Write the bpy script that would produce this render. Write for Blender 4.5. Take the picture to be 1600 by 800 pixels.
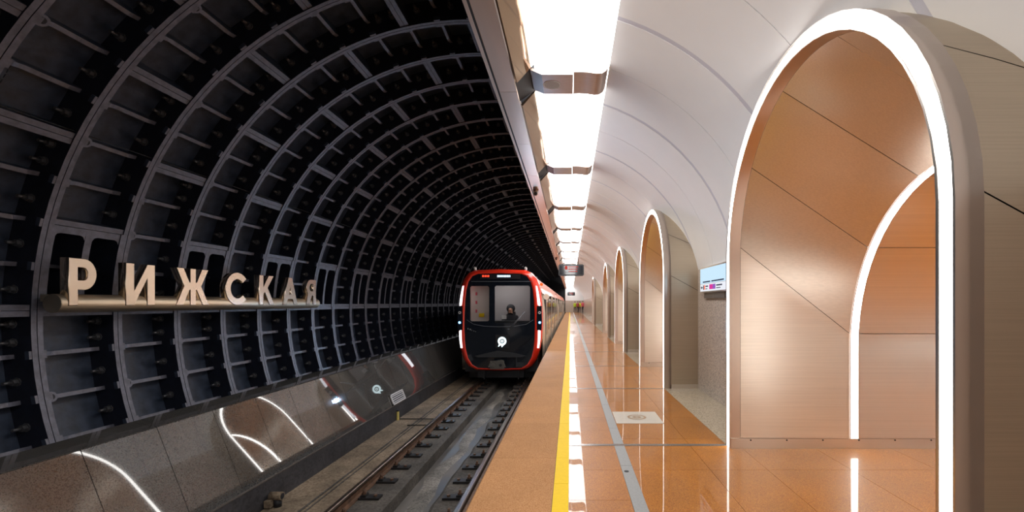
import bpy, bmesh, math, random
from mathutils import Vector, Matrix
random.seed(7)
PI = math.pi
sc = bpy.context.scene
C = sc.collection
for o in list(bpy.data.objects): bpy.data.objects.remove(o)

# ------------------------------------------------------------------ camera
H = 1.45                                   # eye height above the platform floor (z = 0)
cam = bpy.data.objects.new('camera', bpy.data.cameras.new('camera'))
C.objects.link(cam)
cam.location = (0, 0, H); cam.rotation_euler = (PI/2, 0, 0)
cam.data.sensor_width = 36; cam.data.lens = 36*700/1600
cam.data.shift_x = -91/1600; cam.data.shift_y = 74/1600
cam.data.clip_start = .05; cam.data.clip_end = 400
sc.camera = cam
# ------------------------------------------------------------------ world, exposure
w = bpy.data.worlds.new('world'); sc.world = w; w.use_nodes = True
w.node_tree.nodes['Background'].inputs[0].default_value = (.5, .55, .65, 1)
w.node_tree.nodes['Background'].inputs[1].default_value = .02
sc.view_settings.view_transform = 'Standard'; sc.view_settings.look = 'None'
sc.view_settings.gamma = 1; sc.view_settings.use_curve_mapping = False
sc.view_settings.exposure = 0
L_MAIN, L_RING, L_INNER, L_HALL = 10.5, 9.0, 10.5, 17.0
sc.cycles.max_bounces = 7; sc.cycles.diffuse_bounces = 3; sc.cycles.glossy_bounces = 5
sc.cycles.sample_clamp_indirect = 6
sc.cycles.caustics_reflective = True; sc.cycles.blur_glossy = .6

Y0, Y1 = -9.0, 73.0                        # station extent along the track

# ------------------------------------------------------------------ materials
M = {}
def nodes(name):
    m = bpy.data.materials.new(name); m.use_nodes = True
    nt = m.node_tree; return m, nt, nt.nodes['Principled BSDF']
def mat(name, col, rough=.5, metal=0, spec=.5, var=0, vscale=20, vec=(1, 1, 1), bump=0, coat=0, rvar=0, col2=None, detail=3, objrand=0, coatr=.03):
    m, nt, b = nodes(name); N = nt.nodes; Lk = nt.links
    b.inputs['Base Color'].default_value = (*col, 1); b.inputs['Roughness'].default_value = rough
    b.inputs['Metallic'].default_value = metal; b.inputs['Specular IOR Level'].default_value = spec
    b.inputs['Coat Weight'].default_value = coat; b.inputs['Coat Roughness'].default_value = coatr
    if var or bump or rvar:
        tc = N.new('ShaderNodeTexCoord'); mp = N.new('ShaderNodeMapping'); mp.inputs['Scale'].default_value = vec
        Lk.new(tc.outputs['Object'], mp.inputs['Vector'])
        nz = N.new('ShaderNodeTexNoise'); nz.inputs['Scale'].default_value = vscale; nz.inputs['Detail'].default_value = detail
        Lk.new(mp.outputs[0], nz.inputs['Vector'])
        if var:
            r = N.new('ShaderNodeValToRGB'); e = r.color_ramp.elements
            c2 = col2 or tuple(c*(1-var) for c in col)
            e[0].position = .35; e[0].color = (*c2, 1); e[1].position = .65; e[1].color = (*col, 1)
            Lk.new(nz.outputs['Fac'], r.inputs[0]); out = r.outputs[0]
            if objrand:
                oi = N.new('ShaderNodeObjectInfo'); mr = N.new('ShaderNodeMapRange')
                mr.inputs['To Min'].default_value = 1-objrand; mr.inputs['To Max'].default_value = 1
                Lk.new(oi.outputs['Random'], mr.inputs['Value'])
                mx = N.new('ShaderNodeVectorMath'); mx.operation = 'SCALE'
                Lk.new(out, mx.inputs[0]); Lk.new(mr.outputs[0], mx.inputs['Scale']); out = mx.outputs[0]
            Lk.new(out, b.inputs['Base Color'])
        if rvar:
            mr = N.new('ShaderNodeMapRange'); mr.inputs['From Min'].default_value = .3; mr.inputs['From Max'].default_value = .7
            mr.inputs['To Min'].default_value = max(0, rough-rvar); mr.inputs['To Max'].default_value = rough+rvar
            Lk.new(nz.outputs['Fac'], mr.inputs['Value']); Lk.new(mr.outputs[0], b.inputs['Roughness'])
        if bump:
            bp = N.new('ShaderNodeBump'); bp.inputs['Strength'].default_value = bump; bp.inputs['Distance'].default_value = .01
            Lk.new(nz.outputs['Fac'], bp.inputs['Height']); Lk.new(bp.outputs[0], b.inputs['Normal'])
    M[name] = m; return m
def emit(name, col, s):
    m = bpy.data.materials.new(name); m.use_nodes = True; nt = m.node_tree
    nt.nodes.remove(nt.nodes['Principled BSDF']); e = nt.nodes.new('ShaderNodeEmission')
    e.inputs[0].default_value = (*col, 1); e.inputs[1].default_value = s
    nt.links.new(e.outputs[0], nt.nodes['Material Output'].inputs[0]); M[name] = m; return m
def granite(name, c1, c2, c3, rough, scale, coat=0, objrand=0, spec=.5, blotch=0, coatr=.02):
    m, nt, b = nodes(name); N = nt.nodes; Lk = nt.links
    tc = N.new('ShaderNodeTexCoord'); gm = N.new('ShaderNodeNewGeometry')
    v = N.new('ShaderNodeTexVoronoi'); v.inputs['Scale'].default_value = scale
    Lk.new(gm.outputs['Position'], v.inputs['Vector'])
    r = N.new('ShaderNodeValToRGB'); e = r.color_ramp.elements
    e[0].position = .12; e[0].color = (*c3, 1); e[1].position = .95; e[1].color = (*c1, 1)
    k = e.new(.5); k.color = (*c2, 1)
    sx = N.new('ShaderNodeSeparateColor'); Lk.new(v.outputs['Color'], sx.inputs[0]); Lk.new(sx.outputs[0], r.inputs[0])
    out = r.outputs[0]
    if blotch:
        nz = N.new('ShaderNodeTexNoise'); nz.inputs['Scale'].default_value = 2.2; nz.inputs['Detail'].default_value = 5
        Lk.new(gm.outputs['Position'], nz.inputs['Vector'])
        mr = N.new('ShaderNodeMapRange'); mr.inputs['From Min'].default_value = .3; mr.inputs['From Max'].default_value = .7
        mr.inputs['To Min'].default_value = 1-blotch; mr.inputs['To Max'].default_value = 1+blotch*.5
        Lk.new(nz.outputs['Fac'], mr.inputs['Value'])
        mx = N.new('ShaderNodeVectorMath'); mx.operation = 'SCALE'; Lk.new(out, mx.inputs[0]); Lk.new(mr.outputs[0], mx.inputs['Scale']); out = mx.outputs[0]
    if objrand:
        oi = N.new('ShaderNodeObjectInfo'); mr = N.new('ShaderNodeMapRange')
        mr.inputs['To Min'].default_value = 1-objrand; mr.inputs['To Max'].default_value = 1+objrand
        Lk.new(oi.outputs['Random'], mr.inputs['Value'])
        mx = N.new('ShaderNodeVectorMath'); mx.operation = 'SCALE'; Lk.new(out, mx.inputs[0]); Lk.new(mr.outputs[0], mx.inputs['Scale']); out = mx.outputs[0]
    Lk.new(out, b.inputs['Base Color'])
    b.inputs['Roughness'].default_value = rough; b.inputs['Specular IOR Level'].default_value = spec
    b.inputs['Coat Weight'].default_value = coat; b.inputs['Coat Roughness'].default_value = coatr
    M[name] = m; return m
def glass(name, tint, gloss=.12, rough=.02):
    m = bpy.data.materials.new(name); m.use_nodes = True; nt = m.node_tree; N = nt.nodes
    N.remove(N['Principled BSDF']); t = N.new('ShaderNodeBsdfTransparent'); t.inputs[0].default_value = (*tint, 1)
    g = N.new('ShaderNodeBsdfGlossy'); g.inputs['Roughness'].default_value = rough
    f = N.new('ShaderNodeFresnel'); f.inputs[0].default_value = 1.45
    mx = N.new('ShaderNodeMixShader'); nt.links.new(f.outputs[0], mx.inputs[0]); nt.links.new(t.outputs[0], mx.inputs[1]); nt.links.new(g.outputs[0], mx.inputs[2])
    nt.links.new(mx.outputs[0], N['Material Output'].inputs[0]); M[name] = m; return m

mat('iron_shaded', (.011, .014, .028), .5, 0, .4, .4, 9, bump=.3, detail=5)  # darker copy of the iron: shade on the web faces put into the colour
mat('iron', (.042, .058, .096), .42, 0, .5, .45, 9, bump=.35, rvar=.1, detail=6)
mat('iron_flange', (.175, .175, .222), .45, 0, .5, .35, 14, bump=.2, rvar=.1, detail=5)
mat('iron_key', (.024, .027, .041), .42, 0, .5, .45, 9, bump=.3)
mat('bolt', (.11, .11, .12), .4, .4, .5, .3, 30)
mat('beam_metal', (.86, .66, .53), .36, 1, .5, .06, 6, (1, .1, 1), rvar=.03)
mat('facet_metal', (.50, .37, .25), .06, 1, .5, .06, 2.5, (1, .3, 1))
mat('dark', (.012, .012, .016), .6)
mat('bracket_metal', (.42, .34, .31), .34, 1, .5, .12, 9, (1, 6, 1), rvar=.05)
mat('copper', (.88, .82, .74), .32, 1, .5, .07, 30, (.015, 4, 4), objrand=.05, detail=1)
mat('copper_barrel', (.85, .775, .70), .32, 1, .5, .07, 30, (.015, 4, 4), objrand=.05, detail=1)
mat('rim_metal', (.70, .60, .53), .32, 1, .5, .03, 3, (1, 1, .2))
mat('body_metal', (.56, .47, .36), .40, 1, .5, .08, 30, (.05, 5, 5), rvar=.02, objrand=.06, detail=2)
mat('steel', (.74, .68, .62), .28, 1, .5, .04, 3, (1, 1, .3))
mat('vault_panel', (.84, .835, .84), .34, 0, .5, .02, 3, objrand=.03)
mat('vault_gap', (.60, .60, .68), .6)
mat('speaker', (.55, .54, .54), .5, 0, .5, .3, 300)
granite('floor_granite', (.47, .182, .020), (.36, .124, .012), (.235, .070, .007), .4, 230, .6, .05, .15, .14)
granite('edge_granite', (.50, .27, .125), (.42, .21, .088), (.31, .14, .052), .75, 230, 0, .04, .12, .08)
granite('border_granite', (.52, .44, .33), (.43, .36, .26), (.29, .235, .16), .22, 120, .5, .03)
granite('wall_granite', (.68, .58, .50), (.52, .44, .38), (.30, .24, .21), .3, 70, .3, .03)
granite('ledge_granite', (.095, .09, .085), (.088, .083, .078), (.048, .044, .041), .04, 130, 1.0, .06, .9, .15, .012)
granite('concrete_tan', (.30, .23, .16), (.25, .19, .13), (.18, .13, .09), .85, 40, 0, .04, .3, .45)
granite('concrete_dark', (.12, .105, .09), (.10, .088, .076), (.07, .06, .052), .8, 40, 0, .04, .3, .5)
granite('kerb_paint', (.05, .048, .052), (.042, .04, .044), (.028, .027, .03), .6, 30, 0, .04, .4, .45)
mat('trough', (.15, .135, .12), .55, 0, .5, 1, 2.0, (1, .55, 1), col2=(.06, .057, .055), detail=7, rvar=.2)
granite('silt', (.27, .245, .215), (.22, .20, .175), (.15, .135, .12), .7, 40, 0, 0, .3, .5)
mat('rail_top', (.46, .36, .30), .28, 1, .5, .2, 6, (10, .3, 1))
mat('rail_rust', (.16, .085, .05), .6, .3, .5, .5, 12, detail=5)
mat('plate', (.022, .02, .02), .55, .3)
mat('yellow', (.80, .53, .008), .6, 0, .15, .06, 30)
mat('strip_grey', (.25, .255, .255), .5, 0, .5, .12, 60)
mat('inlay', (.17, .15, .14), .25, .4)
mat('marker', (.52, .48, .42), .3, 0, .5, .05, 60)
mat('marker_ring', (.34, .22, .12), .3, .2)
mat('sign_metal', (.78, .66, .52), .24, 1, .5, .05, 3)
mat('sign_rod', (.85, .70, .52), .45, 1, .5, .1, 8, (1, .2, 1), rvar=.05)
mat('rod_end', (.32, .28, .22), .4, .8)
mat('train_red', (.90, .035, .012), .28, 0, .5, coat=.6)
mat('train_orange', (.62, .17, .09), .4, 0, .5, coat=.3)
mat('train_black', (.008, .011, .017), .08, 0, .6, coat=.6)
mat('train_body', (.62, .53, .43), .35, .3, .5)
mat('train_grey', (.20, .21, .24), .4, .4)
mat('train_dark', (.015, .015, .018), .4)
mat('cab_panel', (.62, .57, .50), .6)
mat('apron', (.05, .052, .058), .3, .3)
mat('cab_grey', (.30, .28, .30), .6)
mat('coupler', (.22, .21, .19), .45, .7, .5, .3, 30)
glass('cab_glass', (.82, .86, .88)); glass('sign_glass', (.95, .95, .95))
mat('jacket', (.016, .017, .024), .8); mat('skin', (.62, .36, .25), .55); mat('hair', (.03, .022, .018), .8)
mat('trousers', (.02, .02, .03), .8); mat('vest_lime', (.50, .66, .03), .7); mat('vest_yellow', (.72, .78, .02), .7)
mat('coat_pink', (.62, .09, .12), .7); mat('vest_orange', (.72, .34, .05), .7); mat('coat_red', (.35, .04, .05), .7); mat('shoe', (.015, .014, .013), .6)
mat('white_paint', (.8, .8, .8), .4); mat('cable', (.02, .02, .02), .6); mat('cam_white', (.75, .72, .6), .4)
mat('stake', (.75, .62, .18), .6); mat('grille', (.62, .60, .60), .4)
mat('ink_dark', (.03, .05, .12), .6); mat('display_black', (.018, .018, .022), .25)
emit('light_main', (1, .985, .97), L_MAIN); emit('light_ring', (1, .97, .93), L_RING); emit('light_inner', (1, .95, .89), L_INNER)
emit('light_hall', (1, .95, .89), L_HALL)
emit('led_white', (.93, .93, 1), 2.5); emit('headlight', (.16, .45, 1), 6); emit('led_red', (1, .05, .02), 2.5); emit('led_blue', (.55, .75, 1), 2.5)
emit('logo_glow', (.75, .95, 1), 2.2); emit('sign_face', (.62, .84, 1), 1.0); emit('sign_lower', (.9, .93, 1), .95); emit('sign_pink', (.9, .06, .42), .8)
emit('sign_violet', (.45, .15, .7), .7); emit('lamp_orange', (1, .12, .02), 1.2); emit('sign_red_dim', (.8, .08, .06), .7); emit('cab_light', (1, .93, .85), 14)

# ------------------------------------------------------------------ mesh helpers
class MB:
    def __init__(s): s.v = []; s.f = []; s.m = []; s.sm = []
    def face(s, pts, mi=0, sm=False):
        n = len(s.v); s.v += [tuple(p) for p in pts]; s.f.append(tuple(range(n, n+len(pts)))); s.m.append(mi); s.sm.append(sm)
    def grid(s, rows, mi=0, sm=False, flip=False):
        n = len(s.v); k = len(rows[0])
        for r in rows: s.v += [tuple(p) for p in r]
        for i in range(len(rows)-1):
            for j in range(k-1):
                a = n+i*k+j; q = (a, a+1, a+k+1, a+k)
                s.f.append(q[::-1] if flip else q); s.m.append(mi); s.sm.append(sm)
    def box(s, a, b, mi=0):
        (x0, y0, z0), (x1, y1, z1) = a, b; n = len(s.v)
        s.v += [(x0, y0, z0), (x1, y0, z0), (x1, y1, z0), (x0, y1, z0), (x0, y0, z1), (x1, y0, z1), (x1, y1, z1), (x0, y1, z1)]
        for q in ((0, 3, 2, 1), (4, 5, 6, 7), (0, 1, 5, 4), (1, 2, 6, 5), (2, 3, 7, 6), (3, 0, 4, 7)):
            s.f.append(tuple(n+i for i in q)); s.m.append(mi); s.sm.append(False)
    def prism(s, poly, axis, a, b, mi=0, mside=None, sm=False):
        """poly: 2D points; axis 'x'|'y'|'z' extruded from a to b"""
        def P(p, t): return {'y': (p[0], t, p[1]), 'x': (t, p[0], p[1]), 'z': (p[0], p[1], t)}[axis]
        n = len(s.v); k = len(poly); mside = mi if mside is None else mside
        s.v += [P(p, a) for p in poly]+[P(p, b) for p in poly]
        s.f += [tuple(range(n, n+k)), tuple(range(n+2*k-1, n+k-1, -1))]; s.m += [mi, mi]; s.sm += [False, False]
        for i in range(k):
            j = (i+1) % k; s.f.append((n+i, n+k+i, n+k+j, n+j)); s.m.append(mside); s.sm.append(sm)
    def cyl(s, p0, p1, r, n=12, mi=0, r1=None, sm=True):
        p0 = Vector(p0); p1 = Vector(p1); d = (p1-p0).normalized(); u = d.orthogonal().normalized(); v = d.cross(u); r1 = r if r1 is None else r1
        k = len(s.v)
        for p, rr in ((p0, r), (p1, r1)):
            for i in range(n):
                a = 2*PI*i/n; s.v.append(tuple(p+rr*(math.cos(a)*u+math.sin(a)*v)))
        s.f.append(tuple(range(k+n-1, k-1, -1))); s.f.append(tuple(range(k+n, k+2*n))); s.m += [mi, mi]; s.sm += [False, False]
        for i in range(n):
            j = (i+1) % n; s.f.append((k+i, k+j, k+n+j, k+n+i)); s.m.append(mi); s.sm.append(sm)
    def mesh(s, name, mats):
        me = bpy.data.meshes.new(name); me.from_pydata(s.v, [], s.f)
        for q in mats: me.materials.append(M[q])
        me.polygons.foreach_set('material_index', s.m); me.polygons.foreach_set('use_smooth', s.sm); me.update(); return me
    def build(s, name, mats, parent=None, fix=False, loc=None):
        if isinstance(mats, str): mats = [mats]
        me = s.mesh(name, mats)
        if fix:
            bm = bmesh.new(); bm.from_mesh(me); bmesh.ops.remove_doubles(bm, verts=bm.verts, dist=1e-5); bmesh.ops.recalc_face_normals(bm, faces=bm.faces); bm.to_mesh(me); bm.free()
        o = bpy.data.objects.new(name, me); C.objects.link(o)
        if parent: o.parent = parent
        if loc: o.location = loc
        return o
def tag(o, label, cat=None, group=None, kind=None):
    o['label'] = label
    if cat: o['category'] = cat
    if group: o['group'] = group
    if kind: o['kind'] = kind
    return o
def empty(name, loc=(0, 0, 0)):
    o = bpy.data.objects.new(name, None); C.objects.link(o); o.location = loc; return o
def inst(me, name, parent=None, loc=(0, 0, 0), rot=None):
    o = bpy.data.objects.new(name, me); C.objects.link(o); o.location = loc
    if rot: o.rotation_euler = rot
    if parent: o.parent = parent
    return o
def copy_tree(o, parent=None):
    c = o.copy(); C.objects.link(c); c.parent = parent
    for ch in list(o.children): copy_tree(ch, c)
    return c
def filled(polys, depth, bevel=0):
    """filled 2D outline(s) with holes -> mesh in local XY, thickness 2*depth along Z"""
    cu = bpy.data.curves.new('tmp', 'CURVE'); cu.dimensions = '2D'; cu.fill_mode = 'BOTH'; cu.extrude = depth; cu.bevel_depth = bevel; cu.bevel_resolution = 0
    for p in polys:
        sp = cu.splines.new('POLY'); sp.points.add(len(p)-1); sp.use_cyclic_u = True
        for q, pt in zip(p, sp.points): pt.co = (q[0], q[1], 0, 1)
    ob = bpy.data.objects.new('tmp', cu); C.objects.link(ob); bpy.context.view_layer.update()
    me = bpy.data.meshes.new_from_object(ob.evaluated_get(bpy.context.evaluated_depsgraph_get()))
    bpy.data.objects.remove(ob); bpy.data.curves.remove(cu); me.materials.clear(); return me

# ================================================================== TUNNEL LINING (left)
CX, CZ, RI = -1.5, H-.2, 4.5               # tunnel axis and inner radius of the ring flanges
S = .9; RB = 4.83                          # ring width; radius of the shell plate
CELL = math.radians(6.3); SEG = 4*CELL; J0 = math.radians(1.5)
RING0 = 5.04                               # y of a ring joint
def P(r, a, y): return (-r*math.cos(a), y, r*math.sin(a))
def pbox(mb, r0, r1, a0, a1, y0, y1, n=1, mi=0, wm=None):
    wm = mi if wm is None else wm
    aa = [a0+(a1-a0)*i/n for i in range(n+1)]
    mb.grid([[P(r0, a, y0), P(r0, a, y1)] for a in aa], mi, flip=True)
    mb.grid([[P(r0, a, y0), P(r1, a, y0)] for a in aa], wm)
    mb.grid([[P(r0, a, y1), P(r1, a, y1)] for a in aa], wm, flip=True)
    mb.face([P(r0, a0, y0), P(r0, a0, y1), P(r1, a0, y1), P(r1, a0, y0)], wm)
    mb.face([P(r0, a1, y0), P(r1, a1, y0), P(r1, a1, y1), P(r0, a1, y1)], wm)
def bolt_mb(mb, a, y, mi):
    c = Vector(P(4.70, a, y)); d = Vector((0, -1, 0))
    mb.cyl(c, c+d*.012, .05, 8, mi, sm=False); mb.cyl(c+d*.012, c+d*.055, .038, 6, mi, sm=False); mb.cyl(c+d*.055, c+d*.13, .02, 6, mi)
def segment_mesh(name, bolts, fine=True):
    mb = MB(); T = .057; G = .004; n = 8 if fine else 4
    aa = [SEG*i/n for i in range(n+1)]
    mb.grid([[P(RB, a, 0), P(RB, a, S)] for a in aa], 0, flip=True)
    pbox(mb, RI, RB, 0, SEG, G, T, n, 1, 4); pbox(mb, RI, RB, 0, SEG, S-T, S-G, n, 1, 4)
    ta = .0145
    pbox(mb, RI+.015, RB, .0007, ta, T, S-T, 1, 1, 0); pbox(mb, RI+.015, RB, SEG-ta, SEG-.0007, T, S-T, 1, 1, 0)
    for k in (1, 2, 3):
        a = CELL*k; t = .0052
        # stiffener rib: high at the near flange, tapering to the far one
        prof = [(T, RI+.10), (T+.10, RI+.09), (T+.22, RI+.15), (S-T-.16, RI+.14), (S-T, RI+.2), (S-T, RB), (T, RB)]
        for sg in (-1, 1):
            pts = [P(r, a+sg*t, y) for y, r in prof]; mb.face(pts if sg > 0 else pts[::-1], 0)
        for i in range(4):
            (ya, ra), (yb, rb) = prof[i], prof[i+1]
            mb.face([P(ra, a-t, ya), P(rb, a-t, yb), P(rb, a+t, yb), P(ra, a+t, ya)], 1)  # lit rib edge painted in with the paler flange colour
        if fine:
            # ears on both flanges and fillet of the rib
            for y0, y1 in ((T-.01, T+.028), (S-T-.028, S-T+.01)): pbox(mb, RI+.003, RI+.05, a-.010, a+.010, y0, y1, 1, 1, 0)
            mb.face([P(RI+.12, a-.012, T), P(RI+.12, a+.012, T), P(RI+.13, a+.003, T+.2), P(RI+.13, a-.003, T+.2)], 1)
    if fine:
        a = CELL*2; c = Vector(P(RB, a, T+.09)); q = Vector(P(RI+.09, a, T+.09))
        mb.cyl(c, q, .062, 10, 1); mb.cyl(q, q+(q-c).normalized()*.004, .034, 10, 2)
        # cast raised marks on the plate
        for (aa0, yy) in ((.5, .33), (2.55, .30)):
            for j in range(5): pbox(mb, RB-.008, RB, CELL*(aa0)+j*.012, CELL*aa0+j*.012+.008, yy, yy+.055+.02*(j % 2), 1, 0)
    if bolts:
        for k in range(4):
            bolt_mb(mb, CELL*(k+.45), S-T, 3)
    me = mb.mesh(name, ['iron', 'iron_flange', 'dark', 'bolt', 'iron_shaded']); return me
def key_mesh(name, fine=True):
    mb = MB(); T = .085; G = .004; A = 2*CELL; n = 4
    aa = [A*i/n for i in range(n+1)]
    mb.grid([[P(RB+.06, a, 0), P(RB+.06, a, S)] for a in aa], 0, flip=True)
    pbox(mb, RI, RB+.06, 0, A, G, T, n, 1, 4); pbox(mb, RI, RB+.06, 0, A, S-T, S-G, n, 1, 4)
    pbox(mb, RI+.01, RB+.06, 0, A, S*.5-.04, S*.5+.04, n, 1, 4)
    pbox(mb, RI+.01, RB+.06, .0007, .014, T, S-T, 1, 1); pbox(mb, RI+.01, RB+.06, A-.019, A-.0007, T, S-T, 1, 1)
    if fine:   # rounded inner corners of the two windows
        for y0, y1 in ((T, S*.5-.04), (S*.5+.04, S-T)):
            for (yy, sy) in ((y0, 1), (y1, -1)):
                mb.face([P(RI+.012, A-.019, yy), P(RI+.012, A-.019, yy+sy*.06), P(RI+.012, A-.022, yy+sy*.025), P(RI+.012, A-.032, yy)], 1)
    pbox(mb, RI+.2, RB+.06, CELL-.004, CELL+.004, T, S-T, 1, 0)
    return mb.mesh(name, ['iron_key', 'iron_flange', 'dark', 'bolt', 'iron_shaded'])
wall_left = empty('wall_left', (CX, 0, CZ))
tag(wall_left, 'dark cast iron ribbed tunnel lining curving over the track', 'tunnel lining', kind='structure')
SM = segment_mesh('tubing_segment', True); SMn = segment_mesh('tubing_segment_near', False); KM = key_mesh('key_segment')
bm_ = MB(); bolt_mb(bm_, 0, 0, 0); BM = bm_.mesh('bolt', ['bolt'])
SF = segment_mesh('far_seg', False, False); KF = key_mesh('far_key', False)
far = MB()
def add_far(me, y, ang):
    n = len(far.v); ca, sa = math.cos(ang), math.sin(ang)
    for v in me.vertices:
        x, yy, z = v.co; far.v.append((x*ca+z*sa, yy+y, -x*sa+z*ca))
    for p in me.polygons:
        far.f.append(tuple(n+i for i in p.vertices)); far.m.append(p.material_index); far.sm.append(False)
for k in range(-15, 78):
    y = RING0+S*(k-1)
    odd = k % 2 != 0
    lst = [(0, J0-SEG)]
    if odd:
        lst += [(1, J0)]+[(0, J0+2*CELL+SEG*i) for i in range(4)]
    else: lst += [(0, J0+SEG*i) for i in range(4)]
    for kind, a in lst:
        if 1.2 < y < 38:
            near = y < 8.5
            o = inst((KM if kind else (SMn if near else SM)), 'key_segment' if kind else 'tubing_segment', wall_left, (0, y, 0), (0, a, 0))
            if near and not kind and 3.0 < y:
                for q in range(4):
                    for fr in ((.45,) if q < 3 else (.3, .7)):
                        aa = CELL*(q+fr)
                        if a+aa < math.radians(-17): continue
                        inst(BM, 'bolt', o, (0, S-.057, 0), (0, aa, 0))
        else: add_far(KF if kind else SF, y, a)
fo = far.build('distant_tubing', ['iron', 'iron_flange', 'dark', 'bolt', 'iron_shaded'], wall_left); fo['kind'] = 'stuff'
# thin service cable stapled across the lining
mb = MB()
for i in range(26):
    y = 2.2+i*.9; a = math.radians(27.8); r = RI+.02+.02*(i % 2)
    p = Vector(P(r, a, y)); q = Vector(P(RI+.02+.02*((i+1) % 2), a, y+.9)); mb.cyl(p, q, .006, 5)
o = mb.build('cable', 'cable', wall_left)
# black disc painted for the dark tunnel end; the cap behind the camera
mb = MB(); mb.prism([(CX+5*math.cos(t*PI/16), CZ+5*math.sin(t*PI/16)) for t in range(32)], 'y', Y1+2.2, Y1+2.5)
tag(mb.build('tunnel_dark_disc', 'dark'), 'black disc painted as the darkness at the far end of the tunnel', 'wall', kind='structure')
mb = MB(); mb.box((-6.6, -9.3, -2), (9, -9.1, 6))
tag(mb.build('wall_front', 'iron_shaded'), 'plain wall closing the station behind the viewer', 'wall', kind='structure')

# ------------------------------------------------------------------ ledge with polished slabs
KX, KT, KB = -4.05, -.90, -1.27            # kerb x, kerb top, track floor
LX, LZ = -4.46, .119                       # outer edge of the ledge top
ledge = empty('granite_ledge', (KX, 0, KB)); tag(ledge, 'sloping polished dark granite ledge along the tunnel wall', 'ledge')
def lb(name, mb, m): o = mb.build(name, m, ledge); o.location = (-KX, 0, -KB); return o
nx, nz = (LZ-KT), (KX-LX); ln = math.hypot(nx, nz); nx /= ln; nz /= ln
mb = MB(); mb.prism([(KX-.05, KB), (KX-.05, KT-.03), (LX-.03, LZ-.04), (LX-.24, LZ-.0), (LX-.28, LZ-.3), (-6.2, LZ-.5), (-6.2, KB)], 'y', Y0, Y1); lb('core', mb, 'kerb_paint')
slab = MB(); pw = .75
slab.prism([(KX-.012, KT+.005), (LX+.012, LZ-.005), (LX+.012-nx*.03, LZ-.005-nz*.03), (KX-.012-nx*.03, KT+.005-nz*.03)], 'y', .004, pw-.004)
SLM = slab.mesh('slab', ['ledge_granite'])
mb = MB(); q_ = .006; mb.prism([(KX-.02-nx*q_, KT+.01-nz*q_), (LX-nx*q_, LZ-.01-nz*q_), (LX-nx*.03, LZ-.01-nz*.03), (KX-.02-nx*.03, KT+.01-nz*.03)], 'y', Y0, Y1); lb('grout', mb, 'grille')
cop = MB(); cop.prism([(LX+.004, LZ-.004), (LX+.004, LZ+.004), (LX-.26, LZ+.056), (LX-.27, LZ-.0), (LX-.02, LZ-.03)], 'y', .003, pw*2-.003); CPM = cop.mesh('coping', ['ledge_granite'])
y = 4.82-pw*8; i = 0
while y < 46:
    inst(SLM, 'slab', ledge, (-KX, y, -KB))
    if i % 2 == 0: inst(CPM, 'coping', ledge, (-KX, y, -KB))
    y += pw; i += 1
mb = MB(); mb.prism([(KX-.012, KT+.005), (LX+.012, LZ-.005), (LX+.012-nx*.03, LZ-.005-nz*.03), (KX-.012-nx*.03, KT+.005-nz*.03)], 'y', y+.004, Y1)
mb.prism([(LX+.004, LZ-.004), (LX+.004, LZ+.004), (LX-.26, LZ+.056), (LX-.27, LZ-.0), (LX-.02, LZ-.03)], 'y', y, Y1)
o = lb('distant_slab', mb, 'ledge_granite'); o['kind'] = 'stuff'
mb = MB(); mb.box((KX-.06, Y0, KB-.2), (KX, Y1, KT)); lb('kerb', mb, 'kerb_paint')
mb = MB(); mb.box((KX-.02, Y0, KT-.012), (KX+.012, Y1, KT+.006)); lb('edge_strip', mb, 'inlay')

# ventilation grille plate lying on the slope
gx = lambda t: KX+(LX-KX)*t
gz = lambda t: KT+(LZ-KT)*t
g = empty('vent_grille', (gx(.1), 10.6, gz(.1))); tag(g, 'small pale slatted grille on the sloping granite ledge', 'grille')
def gp(t, y, h): return (gx(t)+nx*h-g.location.x, y-g.location.y, gz(t)+nz*h-g.location.z)
def gbox(mb, t0, t1, y0, y1, h0, h1):
    v = [gp(t, y, h) for h in (h0, h1) for t, y in ((t0, y0), (t1, y0), (t1, y1), (t0, y1))]; n = len(mb.v); mb.v += v
    for q in ((0, 3, 2, 1), (4, 5, 6, 7), (0, 1, 5, 4), (1, 2, 6, 5), (2, 3, 7, 6), (3, 0, 4, 7)): mb.f.append(tuple(n+i for i in q)); mb.m.append(0); mb.sm.append(False)
ya, yb = 10.25, 11.0
mb = MB()
for a in ((.01, .235, ya, ya+.04), (.01, .235, yb-.04, yb), (.01, .035, ya, yb), (.21, .235, ya, yb)): gbox(mb, *a, .002, .03)
mb.build('frame', 'grille', g)
mb = MB(); gbox(mb, .015, .23, ya, yb, .001, .006); mb.build('backing', 'dark', g)
for i in range(4):
    mb = MB(); t = .05+i*.042; gbox(mb, t, t+.018, ya+.04, yb-.04, .008, .025); mb.build('slat', 'grille', g)

# ------------------------------------------------------------------ track bed
RZ = -1.10
tb = empty('floor_track'); tag(tb, 'stained concrete track bed with a central drain trough', 'track bed', kind='structure')
mb = MB(); mb.box((KX-.02, Y0, KB-.25), (-3.12, Y1, KB)); mb.build('walkway', 'concrete_tan', tb)
mb = MB(); mb.box((-3.12, Y0, KB-.25), (-2.45, Y1, KB+.015)); mb.build('rail_bench', 'concrete_dark', tb)
mb = MB(); mb.box((-2.6, Y0, KB-.4), (-1.6, Y1, KB-.17)); mb.build('trough', 'trough', tb)
mb = MB(); random.seed(3)
ys = [Y0+.35*i for i in range(int((Y1-Y0)/.35)+1)]
ed = [-1.86+random.uniform(-.05, .05) for _ in ys]
mb.grid([[(e-.05, y, KB-.18), (e, y, KB-.02), (e+.05, y, KB+.01), (-.66, y, KB+.01)] for e, y in zip(ed, ys)]); mb.build('rail_bench', 'concrete_dark', tb)
mb = MB()
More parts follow.
